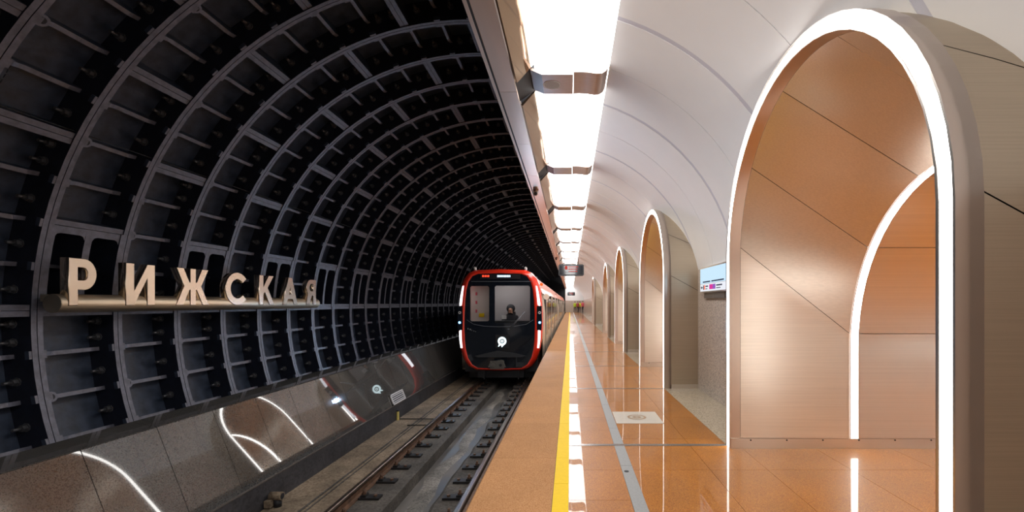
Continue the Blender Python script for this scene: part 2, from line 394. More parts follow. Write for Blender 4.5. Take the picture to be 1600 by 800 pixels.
xx = [-2.22+.05*math.sin(i*.9)+random.uniform(-.05, .05) for i in range(len(ys))]
mb.grid([[(x-.06-random.uniform(0, .07), y, KB-.171), (x-.02, y, KB-.158), (x+.06, y, KB-.155), (x+.11+random.uniform(0, .08), y, KB-.171)] for x, y in zip(xx, ys)], sm=True); mb.build('silt', 'silt', tb)
mb = MB(); mb.box((-3.55, Y0, KB), (-3.52, Y1, KB+.012)); mb.build('cable_duct', 'concrete_dark', tb)
mb = MB(); mb.box((-3.47, Y0, KB), (-3.45, Y1, KB+.01)); mb.build('cable_duct', 'concrete_dark', tb)
mb = MB(); mb.box((-.73, Y0, KB-.1), (-.66, Y1, -.10)); mb.build('platform_face', 'kerb_paint', tb)
# rails
def rail(x, label):
    r = empty('rail', (x, 0, KB)); tag(r, label, 'rail', 'running rails'); z = RZ-KB
    head = [(-.036, z-.035), (-.034, z-.006), (-.024, z), (.024, z), (.034, z-.006), (.036, z-.035), (.02, z-.045), (-.02, z-.045)]
    mb = MB(); mb.prism(head, 'y', Y0, Y1); mb.build('rail_head', 'rail_top', r)
    mb = MB(); mb.prism([(-.01, .03), (-.01, z-.04), (.01, z-.04), (.01, .03), (.07, .02), (.07, .012), (-.07, .012), (-.07, .02)], 'y', Y0, Y1); mb.build('rail_web', 'rail_rust', r); return r
rail_a = rail(-2.99, 'rust brown running rail beside the granite ledge'); rail_b = rail(-1.40, 'worn running rail nearest the platform edge')
# fastenings, one thing per pair of plates
def chair_mb(sx):
    mb = MB(); mb.box((.075 if sx > 0 else -.36, -.07, 0), (.36 if sx > 0 else -.075, .07, .03), 0)
    mb.box((.10 if sx > 0 else -.17, -.05, .03), (.17 if sx > 0 else -.10, .05, .06), 0)
    mb.cyl((sx*.13, 0, .06), (sx*.13, 0, .12), .02, 6, 1); mb.cyl((sx*.13, 0, .06), (sx*.13, 0, .08), .035, 6, 1, sm=False)
    mb.cyl((sx*.29, 0, .03), (sx*.29, 0, .05), .025, 6, 1, sm=False); return mb
CR, CL = chair_mb(1).mesh('rail_fastening', ['plate', 'rail_rust']), chair_mb(-1).mesh('rail_fastening', ['plate', 'rail_rust'])
sp = .567; y = 5.65-6*sp; i = 0
while y < 30:
    inst(CR, 'rail_fastening', rail_a, (0, y, .015)); inst(CL, 'rail_fastening', rail_b, (0, y, .015))
    y += sp; i += 1
# small things beside the kerb
mb = MB(); mb.cyl((0, 0, 0), (.16, 0, 0), .055, 12, 0); mb.cyl((.16, 0, 0), (.163, 0, 0), .04, 12, 1); mb.box((-.02, -.1, -.12), (.06, .1, -.03), 0)
mb.cyl((.1, 0, -.04), (.1, 0, -.14), .05, 10, 1)
tag(mb.build('drain_stub', ['concrete_tan', 'dark'], loc=(KX+.034, 6.0, KB+.14)), 'rusty drain pipe stub poking from the black kerb', 'pipe')
mb = MB(); mb.box((-.02, -.02, 0), (.02, .02, .2)); mb.box((-.024, -.024, .2), (.024, .024, .23), 1)
tag(mb.build('marker_stake', ['stake', 'dark'], loc=(KX+.03, 10.45, KB)), 'short yellow stake at the foot of the kerb', 'stake')
mb = MB(); mb.cyl((KX+.02, 10.5, KB+.015), (-3.1, 10.48, KB+.02), .012, 6)
tag(mb.build('cable', 'cable'), 'black cable crossing the walkway beside the yellow stake', 'cable')
mb = MB(); mb.cyl((-3.62, 9.95, KB+.015), (-3.08, 9.95, KB+.02), .012, 6)
tag(mb.build('cable', 'cable'), 'short black cable crossing to the rail, nearer one', 'cable')

# ================================================================== PLATFORM
fl = empty('floor'); tag(fl, 'polished orange granite platform floor', 'floor', kind='structure')
mb = MB(); mb.box((-.66, Y0, -.3), (9, Y1, -.03)); mb.build('screed', 'inlay', fl)
def slabs(x0, x1, yy0, yy1, step, m, nm='slab', gap=.0015, off=0):
    mb = MB(); mb.box((x0+gap, gap, -.03), (x1-gap, step-gap, 0)); me = mb.mesh(nm, [m]); y = yy0-off
    while y < yy1-.01: inst(me, nm, fl, (0, y, 0)); y += step
    mb = MB(); mb.box((x0+gap, y, -.03), (x1-gap, Y1, 0)); o = mb.build('distant_'+nm, m, fl); o['kind'] = 'stuff'
EX = -.735
def edge_mesh():
    mb = MB(); mb.prism([(EX, -.1), (EX, -.012), (EX+.012, 0), (-.134, 0), (-.134, -.03), (-.7, -.1)], 'y', .0015, 1.1985); return mb.mesh('edge_slab', ['edge_granite'])
em = edge_mesh(); y = .6
mb = MB(); mb.prism([(EX, -.1), (EX, -.012), (EX+.012, 0), (-.134, 0), (-.134, -.03), (-.7, -.1)], 'y', Y0, y); o = mb.build('distant_edge_slab', 'edge_granite', fl); o['kind'] = 'stuff'
while y < 24: inst(em, 'edge_slab', fl, (0, y, 0)); y += 1.2
mb = MB(); mb.prism([(EX, -.1), (EX, -.012), (EX+.012, 0), (-.134, 0), (-.134, -.03), (-.7, -.1)], 'y', y, Y1); o = mb.build('distant_edge_slab', 'edge_granite', fl); o['kind'] = 'stuff'
mb = MB(); mb.box((-.13, .002, -.03), (-.013, .598, .002)); me = mb.mesh('yellow_tile', ['yellow']); y = 0
while y < 20: inst(me, 'yellow_tile', fl, (0, y, 0)); y += .6
mb = MB(); mb.box((-.13, y, -.03), (-.013, Y1, .002)); o = mb.build('distant_yellow_tile', 'yellow', fl); o['kind'] = 'stuff'
slabs(-.012, .449, .3, 20, .6, 'floor_granite', 'narrow_slab'); slabs(.55, 1.22, .3, 20, .9, 'floor_granite')
slabs(1.22, 1.72, .3, 20, .9, 'floor_granite')
for a, b in ((1.72, 2.45), (2.45, 3.2), (3.2, 4.1)): slabs(a, b, .3, 12, .9, 'floor_granite')
mb = MB(); mb.box((4.1, Y0, -.03), (9, Y1, 0)); mb.build('hall_slab', 'floor_granite', fl)
mb = MB(); mb.box((-.012, Y0, -.03), (4.1, .3, 0)); mb.build('rear_slab', 'floor_granite', fl)
mb = MB(); mb.box((.449, 0, -.03), (.55, 1.196, .002)); me = mb.mesh('guide_strip', ['strip_grey']); y = .4
while y < 24: inst(me, 'guide_strip', fl, (0, y, 0)); y += 1.2
mb = MB(); mb.box((.449, y, -.03), (.55, Y1, .002)); mb.build('guide_strip', 'strip_grey', fl)
mb = MB(); mb.cyl((.485, 3.86, 0), (.485, 3.86, .006), .02, 10); tag(mb.build('floor_stud', 'dark'), 'small dark stud on the grey guide strip', 'stud')
mk = empty('floor_marker', (.845, 5.69, 0)); tag(mk, 'pale square floor marker with a round emblem', 'floor marker')
mb = MB(); mb.box((-.285, -.29, 0), (.285, .29, .004)); mb.build('plate', 'marker', mk)
mb = MB()
for r0, r1 in ((.09, .12), (.02, .055)):
    n = 28; mb.grid([[((r0)*math.cos(2*PI*i/n), r0*math.sin(2*PI*i/n), .006), (r1*math.cos(2*PI*i/n), r1*math.sin(2*PI*i/n), .006)] for i in range(n+1)], flip=True)
mb.build('emblem', 'marker_ring', mk)

# ------------------------------------------------------------------ portal geometry
PXF = 1.60                                  # front face of the portals
PC = 3.22                                   # centre of the nearest one along y
PY = [PC-5.77, PC, PC+5.77, PC+2*5.77, PC+3*5.77, 31.6]
AO, BO, ZO = 1.365, 1.42, H+.44              # outer edge of the light frame
LWD = .10
AI, BI, ZI = AO-LWD, BO-LWD, ZO             # inner edge
AS, BS, ZS = 1.25, 1.52, H-.435            # small inner arch
X_IN0, X_IN1, X_END = 2.79, 2.88, 4.1
def arch(a, b, zs, n=28, base=0.0, legs=4):
    p = [(a, base+(zs-base)*i/legs) for i in range(legs)]
    p += [(a*math.cos(PI*i/n), zs+b*math.sin(PI*i/n)) for i in range(n+1)]
    p += [(-a, zs-(zs-base)*(i+1)/legs) for i in range(legs)]
    return p                                # (dy, z) from the far leg over the crown to the near leg
def ztop(y, grow=0):
    z = -9
    for c in PY:
        d = (y-c)/(AO-.02+grow)
        if abs(d) < 1: z = max(z, ZO+(BO-.02+grow)*math.sqrt(1-d*d))
    return z
VX, VZ, VR = -.35, H+.20, 2.56
WZ = H+.55                                   # top of the granite wall
def vaultpt(t, y, r=VR): return (VX+r*math.cos(t), y, VZ+r*math.sin(t))
FS = 1.058; T_LIGHT = math.acos((.41*FS-VX)/VR); T_WALL = math.asin((WZ-VZ)/VR)
def vault_cols(y0, y1, r, n=14):
    cols = []; near = any(abs(y-c) < AO+.1 for y in (y0, y1, (y0+y1)/2) for c in PY)
    k = 24 if near else 1
    for i in range(k+1):
        y = y0+(y1-y0)*i/k; z = max(WZ, ztop(y)); tl = math.asin(min(1, (z-VZ)/r)); tl = min(tl, T_LIGHT-.02)
        cols.append([vaultpt(T_LIGHT+(tl-T_LIGHT)*j/n, y, r) for j in range(n+1)])
    return cols
ceil = empty('ceiling'); tag(ceil, 'white panelled vault curving down to the arches', 'ceiling', kind='structure')
ys = [4.14+.9*i for i in range(-14, 77)]
for i, y in enumerate(ys):
    if y+.9 > Y1: break
    wide0 = i % 2 == 0                        # every second joint is a wide double seam
    g0, g1 = (.032, .004) if wide0 else (.004, .032)
    mb = MB(); cols = vault_cols(y+g0, y+.9-g1, VR); mb.grid(cols, 0, True)
    for c in (cols[0], cols[-1]):
        mb.grid([c, [(p[0]+.02*(p[0]-VX)/VR, p[1], p[2]+.02*(p[2]-VZ)/VR) for p in c]], 0)
    mb.build('ceiling_panel', 'vault_panel', ceil)
    if wide0:
        mb = MB(); mb.grid(vault_cols(y-.04, y+.04, VR+.004), 0, True); mb.build('seam_strip', 'vault_gap', ceil)
mb = MB(); yy = Y0
mb.grid([c for y in [Y0+.3*i for i in range(int((Y1-Y0)/.3)+1)] for c in vault_cols(y, y+1e-4, VR+.03)[:1]], 0, True); mb.build('backing', 'inlay', ceil)
mb = MB(); mb.box((-.84, Y0, H+2.9), (1.3, Y1, H+2.95)); mb.box((-.84, Y0, H+2.45), (-.82, Y1, H+4.4)); mb.build('housing', 'dark', ceil)  # unseen cladding back, added so light does not leak above the beam

# ------------------------------------------------------------------ granite wall between the portals
wr = empty('wall_right'); tag(wr, 'speckled pinkish granite wall between the arches', 'wall', kind='structure')
edges = [Y0]
for c in PY: edges += [c-AO+.05, c+AO-.05]
edges.append(Y1)
for i in range(0, len(edges), 2):
    a, b = edges[i], edges[i+1]; n = max(1, round((b-a)/1.6))
    for k in range(n):
        mb = MB(); mb.box((2.18, a+(b-a)*k/n+.001, 0), (2.34, a+(b-a)*(k+1)/n-.001, WZ+.02)); mb.build('granite_slab', 'wall_granite', wr)
    mb = MB(); mb.box((PXF, a-.02, 0), (2.18, b+.02, .003)); o = mb.build('border_slab', 'border_granite', fl)
for i, c in enumerate(PY):
    for s in (-1, 1):
        mb = MB(); mb.box((-.012, c+s*AO-.03, 0), (PXF, c+s*AO+.03, .0025)); mb.build('inlay_strip', 'inlay', fl)
mb = MB()                                    # rear face of the pylons towards the central hall
mb.box((4.1, Y0, 3.3), (4.2, Y1, 6))
for i in range(0, len(edges), 2): mb.box((4.1, edges[i]-.1, 0), (4.2, edges[i+1]+.1, 3.3))
for c in PY:
    pts = arch(AS, BS, ZS, 16, 1.0, 1)
    mb.grid([[(4.1, c+p[0], p[1]), (4.1, c+p[0]*1.06, 3.3)] for p in pts])
mb.build('rear_wall', 'wall_granite', wr)
mb = MB(); n = 10
mb.grid([[(6.6+2.2*math.cos(PI*i/n), y, 2.2+2.2*math.sin(PI*i/n)) for i in range(-3, n+1)] for y in (Y0, Y1)]); mb.box((8.7, Y0, 0), (8.9, Y1, 2.4)); mb.build('hall_vault', 'vault_panel', ceil)
for c in PY[:5]:
    mb = MB(); mb.box((6.2, c-1.6, 4.2), (7.0, c+1.6, 4.22)); mb.build('hall_light', 'light_hall', ceil)

# ------------------------------------------------------------------ portal
def make_portal():
    r = empty('arch_portal', (PXF, 0, 0))
    def part(name, mb, m, fix=True):
        o = mb.build(name, m, r, fix=fix); o.data.transform(Matrix.Translation((-PXF, 0, 0))); return o
    def loft(mb, pa, xa, pb, xb, n=6, mi=0, sm=True):
        rows = []
        for p, q in zip(pa, pb):
            rows.append([(xa+(xb-xa)*i/n, p[0]+(q[0]-p[0])*i/n, p[1]+(q[1]-p[1])*i/n) for i in range(n+1)])
        mb.grid(rows, mi, sm)
    out, inn = arch(AO, BO, ZO), arch(AI, BI, ZI)
    # glowing frame on the front
    mb = MB(); e = .012
    loft(mb, arch(AO-e, BO-e, ZO), PXF, arch(AI+e, BI+e, ZI), PXF, 1); part('light_frame', mb, 'light_ring')
    mb = MB(); loft(mb, out, PXF-.006, arch(AO-e, BO-e, ZO), PXF-.006, 1, sm=False); loft(mb, arch(AO-e, BO-e, ZO), PXF-.006, arch(AO-e, BO-e, ZO), PXF+.01, 1); part('outer_bead', mb, 'steel')
    mb = MB(); loft(mb, arch(AI+e, BI+e, ZI), PXF-.006, inn, PXF-.006, 1, sm=False); loft(mb, arch(AI+e, BI+e, ZI), PXF-.006, arch(AI+e, BI+e, ZI), PXF+.01, 1); part('inner_bead', mb, 'steel')
    # rim outside and jamb inside
    mb = MB(); loft(mb, out, PXF-.006, out, PXF+.115, 1); loft(mb, out, PXF+.115, arch(AO-.03, BO-.03, ZO), PXF+.115, 1, sm=False); part('rim', mb, 'rim_metal')
    mb = MB(); loft(mb, inn, PXF-.006, arch(AI-.004, BI-.004, ZI), PXF+.10, 1); part('jamb', mb, 'rim_metal')
    # outer hood panels, split by joints
    import bisect
    hood = arch(AO-.014, BO-.014, ZO, 56, 0, 4)[::-1]          # near leg first
    cum = [0]
    for p, q in zip(hood, hood[1:]): cum.append(cum[-1]+math.hypot(q[0]-p[0], q[1]-p[1]))
    TL = cum[-1]
    def prof(s_):
        i = max(0, min(len(hood)-2, bisect.bisect(cum, s_)-1)); u = (s_-cum[i])/(cum[i+1]-cum[i]); p, q = hood[i], hood[i+1]
        return (p[0]+(q[0]-p[0])*u, p[1]+(q[1]-p[1])*u)
    back = arch(AO-.03, BO-.03, ZO, 28, 0, 4)
    XB = X_IN0+.2
    mb = MB(); loft(mb, back, PXF+.11, back, XB, 1); part('hood_backing', mb, 'dark')
    s1, s2 = H+.47, H+1.25; drop = .55*(XB-PXF-.12)
    fr = [0, s1, s2, TL-s2, TL-s1, TL]; bk = [0, s1-drop, s2-drop, TL-s2+drop, TL-s1+drop, TL]
    for i in range(5):
        n = 16; g = .004; a0, a1, b0, b1 = fr[i]+g, fr[i+1]-g, bk[i]+g, bk[i+1]-g
        rows = []
        for q in range(n+1):
            rows.append([(PXF+.12+(XB-PXF-.12)*k/6, *prof((a0+(a1-a0)*q/n)*(1-k/6)+(b0+(b1-b0)*q/n)*k/6)) for k in range(7)])
        mb = MB(); mb.grid(rows, 0, True); part('hood_panel', mb, 'body_metal')
    # inner flared panels
    xa = PXF+.10
    th = [math.radians(t) for t in (5, 39, 73, 107, 141, 175)]
    def pa(t, g=0): return ((AI-.004+g)*math.cos(t), ZI+(BI-.004+g)*math.sin(t))
    def pb(t, g=0): return ((AS+g)*math.cos(t), ZS+(BS+g)*math.sin(t))
    def strip(name, m, ta, tb, f0, x0, f1, x1, leg=None, n=7):
        """panel between arch parameters ta..tb, from curve f0 at x0 to f1 at x1; leg: 1 far wall, -1 near wall"""
        def crv(f):
            pts = [f(ta+(tb-ta)*i/n) for i in range(n+1)]
            if leg == 1: e = f(0); pts = [(e[0], .10+(e[1]-.10)*i/4) for i in range(5)]+pts[1:] if ta == 0 else pts
            if leg == -1: e = f(PI); pts = pts[:-1]+[(e[0], e[1]+(.10-e[1])*i/4) for i in range(5)]
            return pts
        A, B = crv(f0), crv(f1); mb = MB()
        g = .0035
        def trim(c, k0=True, k1=True):
            c = [list(p) for p in c]
            for i, j in ((0, 1), (-1, -2)):
                l = math.hypot(c[j][0]-c[i][0], c[j][1]-c[i][1]); c[i] = [c[i][q]+(c[j][q]-c[i][q])*g/l for q in (0, 1)]
            return c
        A, B = trim(A), trim(B); loft(mb, A, x0+.003, B, x1-.003, 8)
        for A_, B_ in ((A[0], B[0]), (A[-1], B[-1])):
            cxa, cxb = [(p[0]*1.012, p[1]+.006) for p in (A_, B_)]
            mb.grid([[(x0+.003, *A_), (x1-.003, *B_)], [(x0+.003, *cxa), (x1-.003, *cxb)]])
        return part(name, mb, m, fix=False)
    seq = [(0, th[0], 1)]+[(th[i], th[i+1], None) for i in range(5)]+[(th[5], PI, -1)]
    for ta, tb, lg in seq: strip('flare_panel', 'copper', ta, tb, pa, xa, pb, X_IN0, lg)
    for ta, tb, lg in seq: strip('barrel_panel', 'copper_barrel', ta, tb, pb, X_IN1, pb, X_END, lg)
    mb = MB(); n = 28
    ca = [(pa(0, .016)[0], z) for z in (0, .4)]+[pa(PI*i/n, .016) for i in range(n+1)]+[(-pa(0, .016)[0], z) for z in (.4, 0)]
    cb = [(pb(0, .016)[0], z) for z in (0, .4)]+[pb(PI*i/n, .016) for i in range(n+1)]+[(-pb(0, .016)[0], z) for z in (.4, 0)]
    loft(mb, ca, xa-.02, cb, X_IN0, 4); loft(mb, cb, X_IN0, cb, X_END, 1); part('lining_backing', mb, 'inlay')
    s = arch(AS-.001, BS-.001, ZS, 28, .10)
    mb = MB(); loft(mb, s, X_IN0+.008, s, X_IN1-.008, 1); part('inner_light_strip', mb, 'light_inner')
    for x0 in (X_IN0-.002, X_IN1-.008):
        mb = MB(); s2 = arch(AS-.004, BS-.004, ZS, 28, .10); loft(mb, s2, x0, s2, x0+.01, 1); part('strip_bead', mb, 'rim_metal')
    for sg in (1, -1):
        mb = MB(); a, b = sorted((sg*(AI-.015), sg*(AI+.03))); mb.box((PXF+.005, a, 0), (X_END, b, .1)); bb = part('skirting', mb, 'steel')
        if sg > 0:
            for i in range(7):
                mb = MB(); x = PXF+.2+i*.36; mb.cyl((x, a, .085), (x, a-.004, .085), .008, 8); q = mb.build('screw', 'dark', bb); q.data.transform(Matrix.Translation((-PXF, 0, 0)))
    # closing skirting at the foot of the hood
    mb = MB(); mb.box((PXF+.12, -AO-.004, 0), (2.18, -AO+.03, .07)); part('skirting', mb, 'steel')
    return r
plabels = ['bronze arch portal with glowing frame, behind the viewer',
           'largest, nearest bronze arch portal with a glowing white frame',
           'second nearest glowing arch portal, beside the lit wall sign',
           'third glowing arch portal along the platform, counting from the nearest',
           'fourth glowing arch portal along the platform, counting from the nearest',
           'farthest and smallest glowing arch portal before the end wall']
portal = make_portal()
for i, c in enumerate(PY):
    o = portal if i == 0 else copy_tree(portal)
    o.location = (PXF, c, 0); tag(o, plabels[i], 'portal', 'glowing arch portals along the platform')

# ------------------------------------------------------------------ ceiling light line, brackets and edge beam
BY = [4.92+3.22*k for k in range(-4, 21)]
ll = empty('ceiling_light_line', (0, 0, H+2.5*FS)); ll.scale = (FS, FS, FS); tag(ll, 'long bright ceiling light between the metal beam and the vault', 'ceiling light')
def lpart(name, mb, m): o = mb.build(name, m, ll); o.data.transform(Matrix.Translation((0, 0, -H-2.5))); return o
for y in BY:
    mb = MB(); mb.grid([[(-.38+.795*i/10, yy, H+2.5-.05*math.sin(PI*i/10)**.8) for i in range(11)] for yy in (y-1.6, y+1.6)], 0, True); lpart('diffuser', mb, 'light_main')
facet = MB(); facet.prism([(-.555, 2.30-2.5), (-.38, 0), (-.38, .02), (-.575, -.18)], 'y', .30, 3.22-.24); FM = facet.mesh('reflector', ['facet_metal'])
bL = MB(); bL.prism([(-.42, -.05), (-.30, -.10), (.03, -.10), (.03, -.085), (-.29, -.085), (-.42, -.02)], 'y', -.22, .22); BLM = bL.mesh('bracket_plate', ['bracket_metal'])
bR = MB()
pr = [(.035, -.085), (.11, -.083), (.19, -.088), (.27, -.10), (.33, -.098), (.375, -.07), (.40, -.02), (.405, .03)]
bR.grid([[(x, -.24, z), (x, .24, z)] for x, z in pr], 0, True); bR.grid([[(x, -.24, z), (x-.004, -.24, z+.012)] for x, z in pr]); bR.grid([[(x, .24, z), (x-.004, .24, z+.012)] for x, z in pr]); BRM = bR.mesh('bracket_wing', ['bracket_metal'])
bD = MB(); bD.prism([(-.60, -.16), (-.40, -.02), (-.40, .1), (-.60, .1)], 'y', -.24, .29); BDM = bD.mesh('bracket_housing', ['dark'])
spk = MB(); spk.cyl((-.2, 0, -.102), (-.2, 0, -.106), .085, 20, 1); spk.cyl((-.2, 0, -.10), (-.2, 0, -.104), .095, 20, 0); SPM = spk.mesh('loudspeaker_grille', ['white_paint', 'speaker'])
for i, y in enumerate(BY):
    inst(FM, 'reflector', ll, (0, y, 0)); inst(BLM, 'bracket_plate', ll, (0, y, 0)); inst(BRM, 'bracket_wing', ll, (0, y, 0)); inst(BDM, 'bracket_housing', ll, (0, y, 0))
    if i % 4 == 0: inst(SPM, 'loudspeaker_grille', ll, (0, y, 0))
eb = empty('edge_beam', (-.7*FS, 0, H+2.3*FS)); eb.scale = (FS, FS, FS); tag(eb, 'long brushed metal beam above the platform edge', 'beam')
bm = MB(); bm.prism([(-.835+.7, 2.335-2.3), (-.828+.7, 2.32-2.3), (-.585+.7, 2.32-2.3), (-.585+.7, 2.40-2.3), (-.835+.7, 2.40-2.3)], 'y', .003, 1.607); EBM = bm.mesh('beam_plate', ['beam_metal'])
bm = MB(); bm.box((-.835+.7, .003, .1), (-.8+.7, 1.607, .5)); EBS = bm.mesh('beam_fascia', ['beam_metal'])
for y in BY:
    for d in (-1.61, 0): inst(EBM, 'beam_plate', eb, (0, y+d, 0)); inst(EBS, 'beam_fascia', eb, (0, y+d, 0))

# domed cameras under the beam
for y, lb_ in ((9.7, 'small round camera under the metal beam, nearer one'), (24, 'tiny camera under the metal beam near the hanging display')):
    r = empty('security_camera', (-.745, y, H+2.32*FS)); tag(r, lb_, 'camera')
    mb = MB(); mb.cyl((0, 0, 0), (0, 0, -.05), .06, 14); mb.cyl((0, 0, -.05), (0, -.10, -.10), .05, 12); mb.build('housing', 'bracket_metal', r)
    mb = MB(); mb.cyl((0, -.10, -.10), (0, -.104, -.102), .035, 12); mb.build('lens', 'dark', r)

# ------------------------------------------------------------------ hanging displays
def display(loc, wdt, hgt, label):
    r = empty('hanging_display', loc); tag(r, label, 'display')
    x0, x1 = -wdt/2, wdt/2; b = .05
    mb = MB(); pl = [(x0+b, 0), (x1-b, 0), (x1, b), (x1, hgt-b), (x1-b, hgt), (x0+b, hgt), (x0, hgt-b), (x0, b)]; mb.prism(pl, 'y', 0, .16); mb.build('case', 'display_black', r)
    mb = MB(); mb.box((x0+.06, -.004, .06), (x1-.06, 0, hgt-.06)); sc_ = mb.build('screen', 'train_black', r)
    mb = MB(); mb.box((x0+.3, -.008, hgt*.55), (x0+.42, -.004, hgt*.86)); mb.build('line_mark', 'sign_red_dim', sc_)
    for j in range(3):
        z = hgt*(.74-.2*j); mb = MB(); x = x0+.47
        while x < x1-.3:
            wd = .03+.05*random.random(); mb.box((x, -.008, z), (x+wd, -.004, z+.045)); x += wd+.015
        mb.build('text_row', 'sign_red_dim', sc_)
    for s in (-1, 1):
        mb = MB(); mb.cyl((s*wdt*.28, .08, hgt), (s*wdt*.28, .08, H+2.56-loc[2]), .02, 8); mb.build('hanger', 'bracket_metal', r)
display((.045, 21.0, H+1.29), 1.19, .54, 'dark hanging display board with red lines over the platform')
display((.15, 66, H+1.15), 1.1, .5, 'tiny hanging display board far off near the end wall')

# ------------------------------------------------------------------ lit wall sign
sg = empty('wall_sign', (2.12, 6.69, H+.17)); tag(sg, 'lit pale blue direction sign on the granite wall', 'sign')
mb = MB(); mb.box((0, -.62, 0), (.06, .62, .40)); mb.build('case', 'steel', sg)
mb = MB(); mb.box((-.004, -.6, .14), (0, .6, .38)); mb.build('upper_panel', 'sign_face', sg)
lo = MB(); lo.box((-.004, -.6, .02), (0, .6, .135)); lo = lo.build('lower_panel', 'sign_lower', sg)
def smk(mb, y0, y1, z0, z1): mb.box((-.007, y0, z0), (-.003, y1, z1))
mb = MB(); y = .45
while y > -.5:
    wd = .02+.03*random.random()
    if not (.06 < y < .12): smk(mb, y-wd, y, .155, .175)
    y -= wd+.008
mb.build('text_row', 'ink_dark', sg)
mb = MB(); mb.prism([(.56, .08), (.52, .11), (.52, .05)], 'x', -.007, -.003); smk(mb, .47, .52, .07, .09); mb.build('arrow', 'ink_dark', sg)
mb = MB(); smk(mb, .40, .44, .045, .115); mb.build('pictogram', 'ink_dark', sg); mb = MB(); smk(mb, .34, .38, .045, .115); mb.build('line_badge', 'lamp_orange', sg)
mb = MB(); smk(mb, .19, .31, .085, .105); smk(mb, .22, .31, .05, .062); smk(mb, -.45, -.20, .085, .105); smk(mb, -.38, -.20, .05, .062); mb.build('text_row', 'ink_dark', sg)
mb = MB(); smk(mb, -.03, .12, .045, .118); mb.build('line_badge', 'sign_pink', sg); mb = MB(); smk(mb, -.16, -.04, .045, .118); mb.build('line_badge', 'sign_violet', sg)
mb = MB(); mb.box((.03, -.45, -.09), (.06, .5, 0)); mb.build('sign_shadow', 'inlay', sg)  # dark bar painting in the shadow below the sign

# ------------------------------------------------------------------ end wall of the platform
we = empty('wall_end'); tag(we, 'distant end wall of the platform, stone below and white above', 'wall', kind='structure')
mb = MB(); mb.box((-.8, Y1-.6, 0), (9, Y1-.4, 1.9)); mb.build('dado', 'wall_granite', we)
mb = MB(); mb.box((-.8, Y1-.58, 1.9), (9, Y1-.4, 5)); mb.build('lunette', 'vault_panel', we)

# ================================================================== STATION NAME
sx = -5.72
ns = empty('station_sign', (sx, 4.95, H)); tag(ns, 'raised bronze letters of the station name on a long round bar', 'sign')
R0 = .105; zc = 0.0
mb = MB(); mb.cyl((0, 0, zc), (0, 5.1, zc), R0, 32); mb.build('bar', 'sign_rod', ns)
mb = MB(); mb.cyl((0, -.006, zc), (0, 0, zc), R0*.985, 32); mb.build('end_cap', 'rod_end', ns)
mb = MB(); mb.box((-.16, .02, .02), (-.07, 5.08, .10)); mb.build('back_shelf', 'sign_rod', ns)
for i in range(6):
    mb = MB(); mb.cyl((-.3, .3+i*.9, 0), (-.05, .3+i*.9, 0), .03, 8); mb.build('stand_off', 'iron', ns)
def arcp(cx, cy, rx, ry, a0, a1, n): return [(cx+rx*math.cos(math.radians(a0+(a1-a0)*i/n)), cy+ry*math.sin(math.radians(a0+(a1-a0)*i/n))) for i in range(n+1)]
t = .2
GL = {
 'er': [[(0, 0), (t, 0), (t, .34)]+arcp(.36, .67, .30, .33, -90, 90, 12)+[(0, 1)], [(t, .53)]+arcp(.34, .675, .12, .145, -90, 90, 8)+[(t, .82)]],
 'i': [[(0, 0), (.2, 0), (.56, .68), (.56, 0), (.76, 0), (.76, 1), (.56, 1), (.2, .32), (.2, 1), (0, 1)]],
 'zhe': [[(0, 0), (.22, 0), (.43, .42), (.47, .42), (.47, 0), (.65, 0), (.65, .42), (.69, .42), (.90, 0), (1.12, 0), (.84, .52), (1.10, 1), (.88, 1), (.69, .62), (.65, .62), (.65, 1), (.47, 1), (.47, .62), (.43, .62), (.24, 1), (.02, 1), (.28, .52)]],
 'es': [arcp(.5, .5, .5, .51, 40, 320, 26)+arcp(.5, .5, .30, .31, 320, 40, 22)],
 'ka': [[(0, 0), (.2, 0), (.2, .36), (.28, .44), (.52, 0), (.76, 0), (.42, .58), (.73, 1), (.48, 1), (.2, .60), (.2, 1), (0, 1)]],
 'a': [[(0, 0), (.21, 0), (.28, .2), (.58, .2), (.65, 0), (.86, 0), (.53, 1), (.33, 1)], [(.34, .37), (.43, .66), (.52, .37)]],
 'ya': [[(.70, 0), (.70, 1)]+arcp(.33, .68, .31, .32, 90, 228, 10)+[(0, 0), (.22, 0), (.40, .36), (.50, .36), (.50, 0)], [(.50, .53), (.50, .83)]+arcp(.36, .68, .13, .15, 90, 270, 8)]}
px = [(101, 144, 'er'), (191, 236, 'i'), (270, 321, 'zhe'), (348, 380, 'es'), (401, 424, 'ka'), (438, 461, 'a'), (475, 490, 'ya')]
HT = .53
for a, b, g_ in px:
    y0, y1 = 700*5.66/(891-a)-4.95, 700*5.66/(891-b)-4.95
    wu = max(p[0] for p in GL[g_][0]); kx = (y1-y0)/wu
    me = filled([[(p[0]*kx, p[1]*HT) for p in pl] for pl in GL[g_]], .045, .006)
    me.materials.append(M['sign_metal'])
    me.transform(Matrix(((0, 0, 1, 0), (1, 0, 0, 0), (0, 1, 0, 0), (0, 0, 0, 1))))
    o = inst(me, 'letter', ns, (.06, y0, -.02))

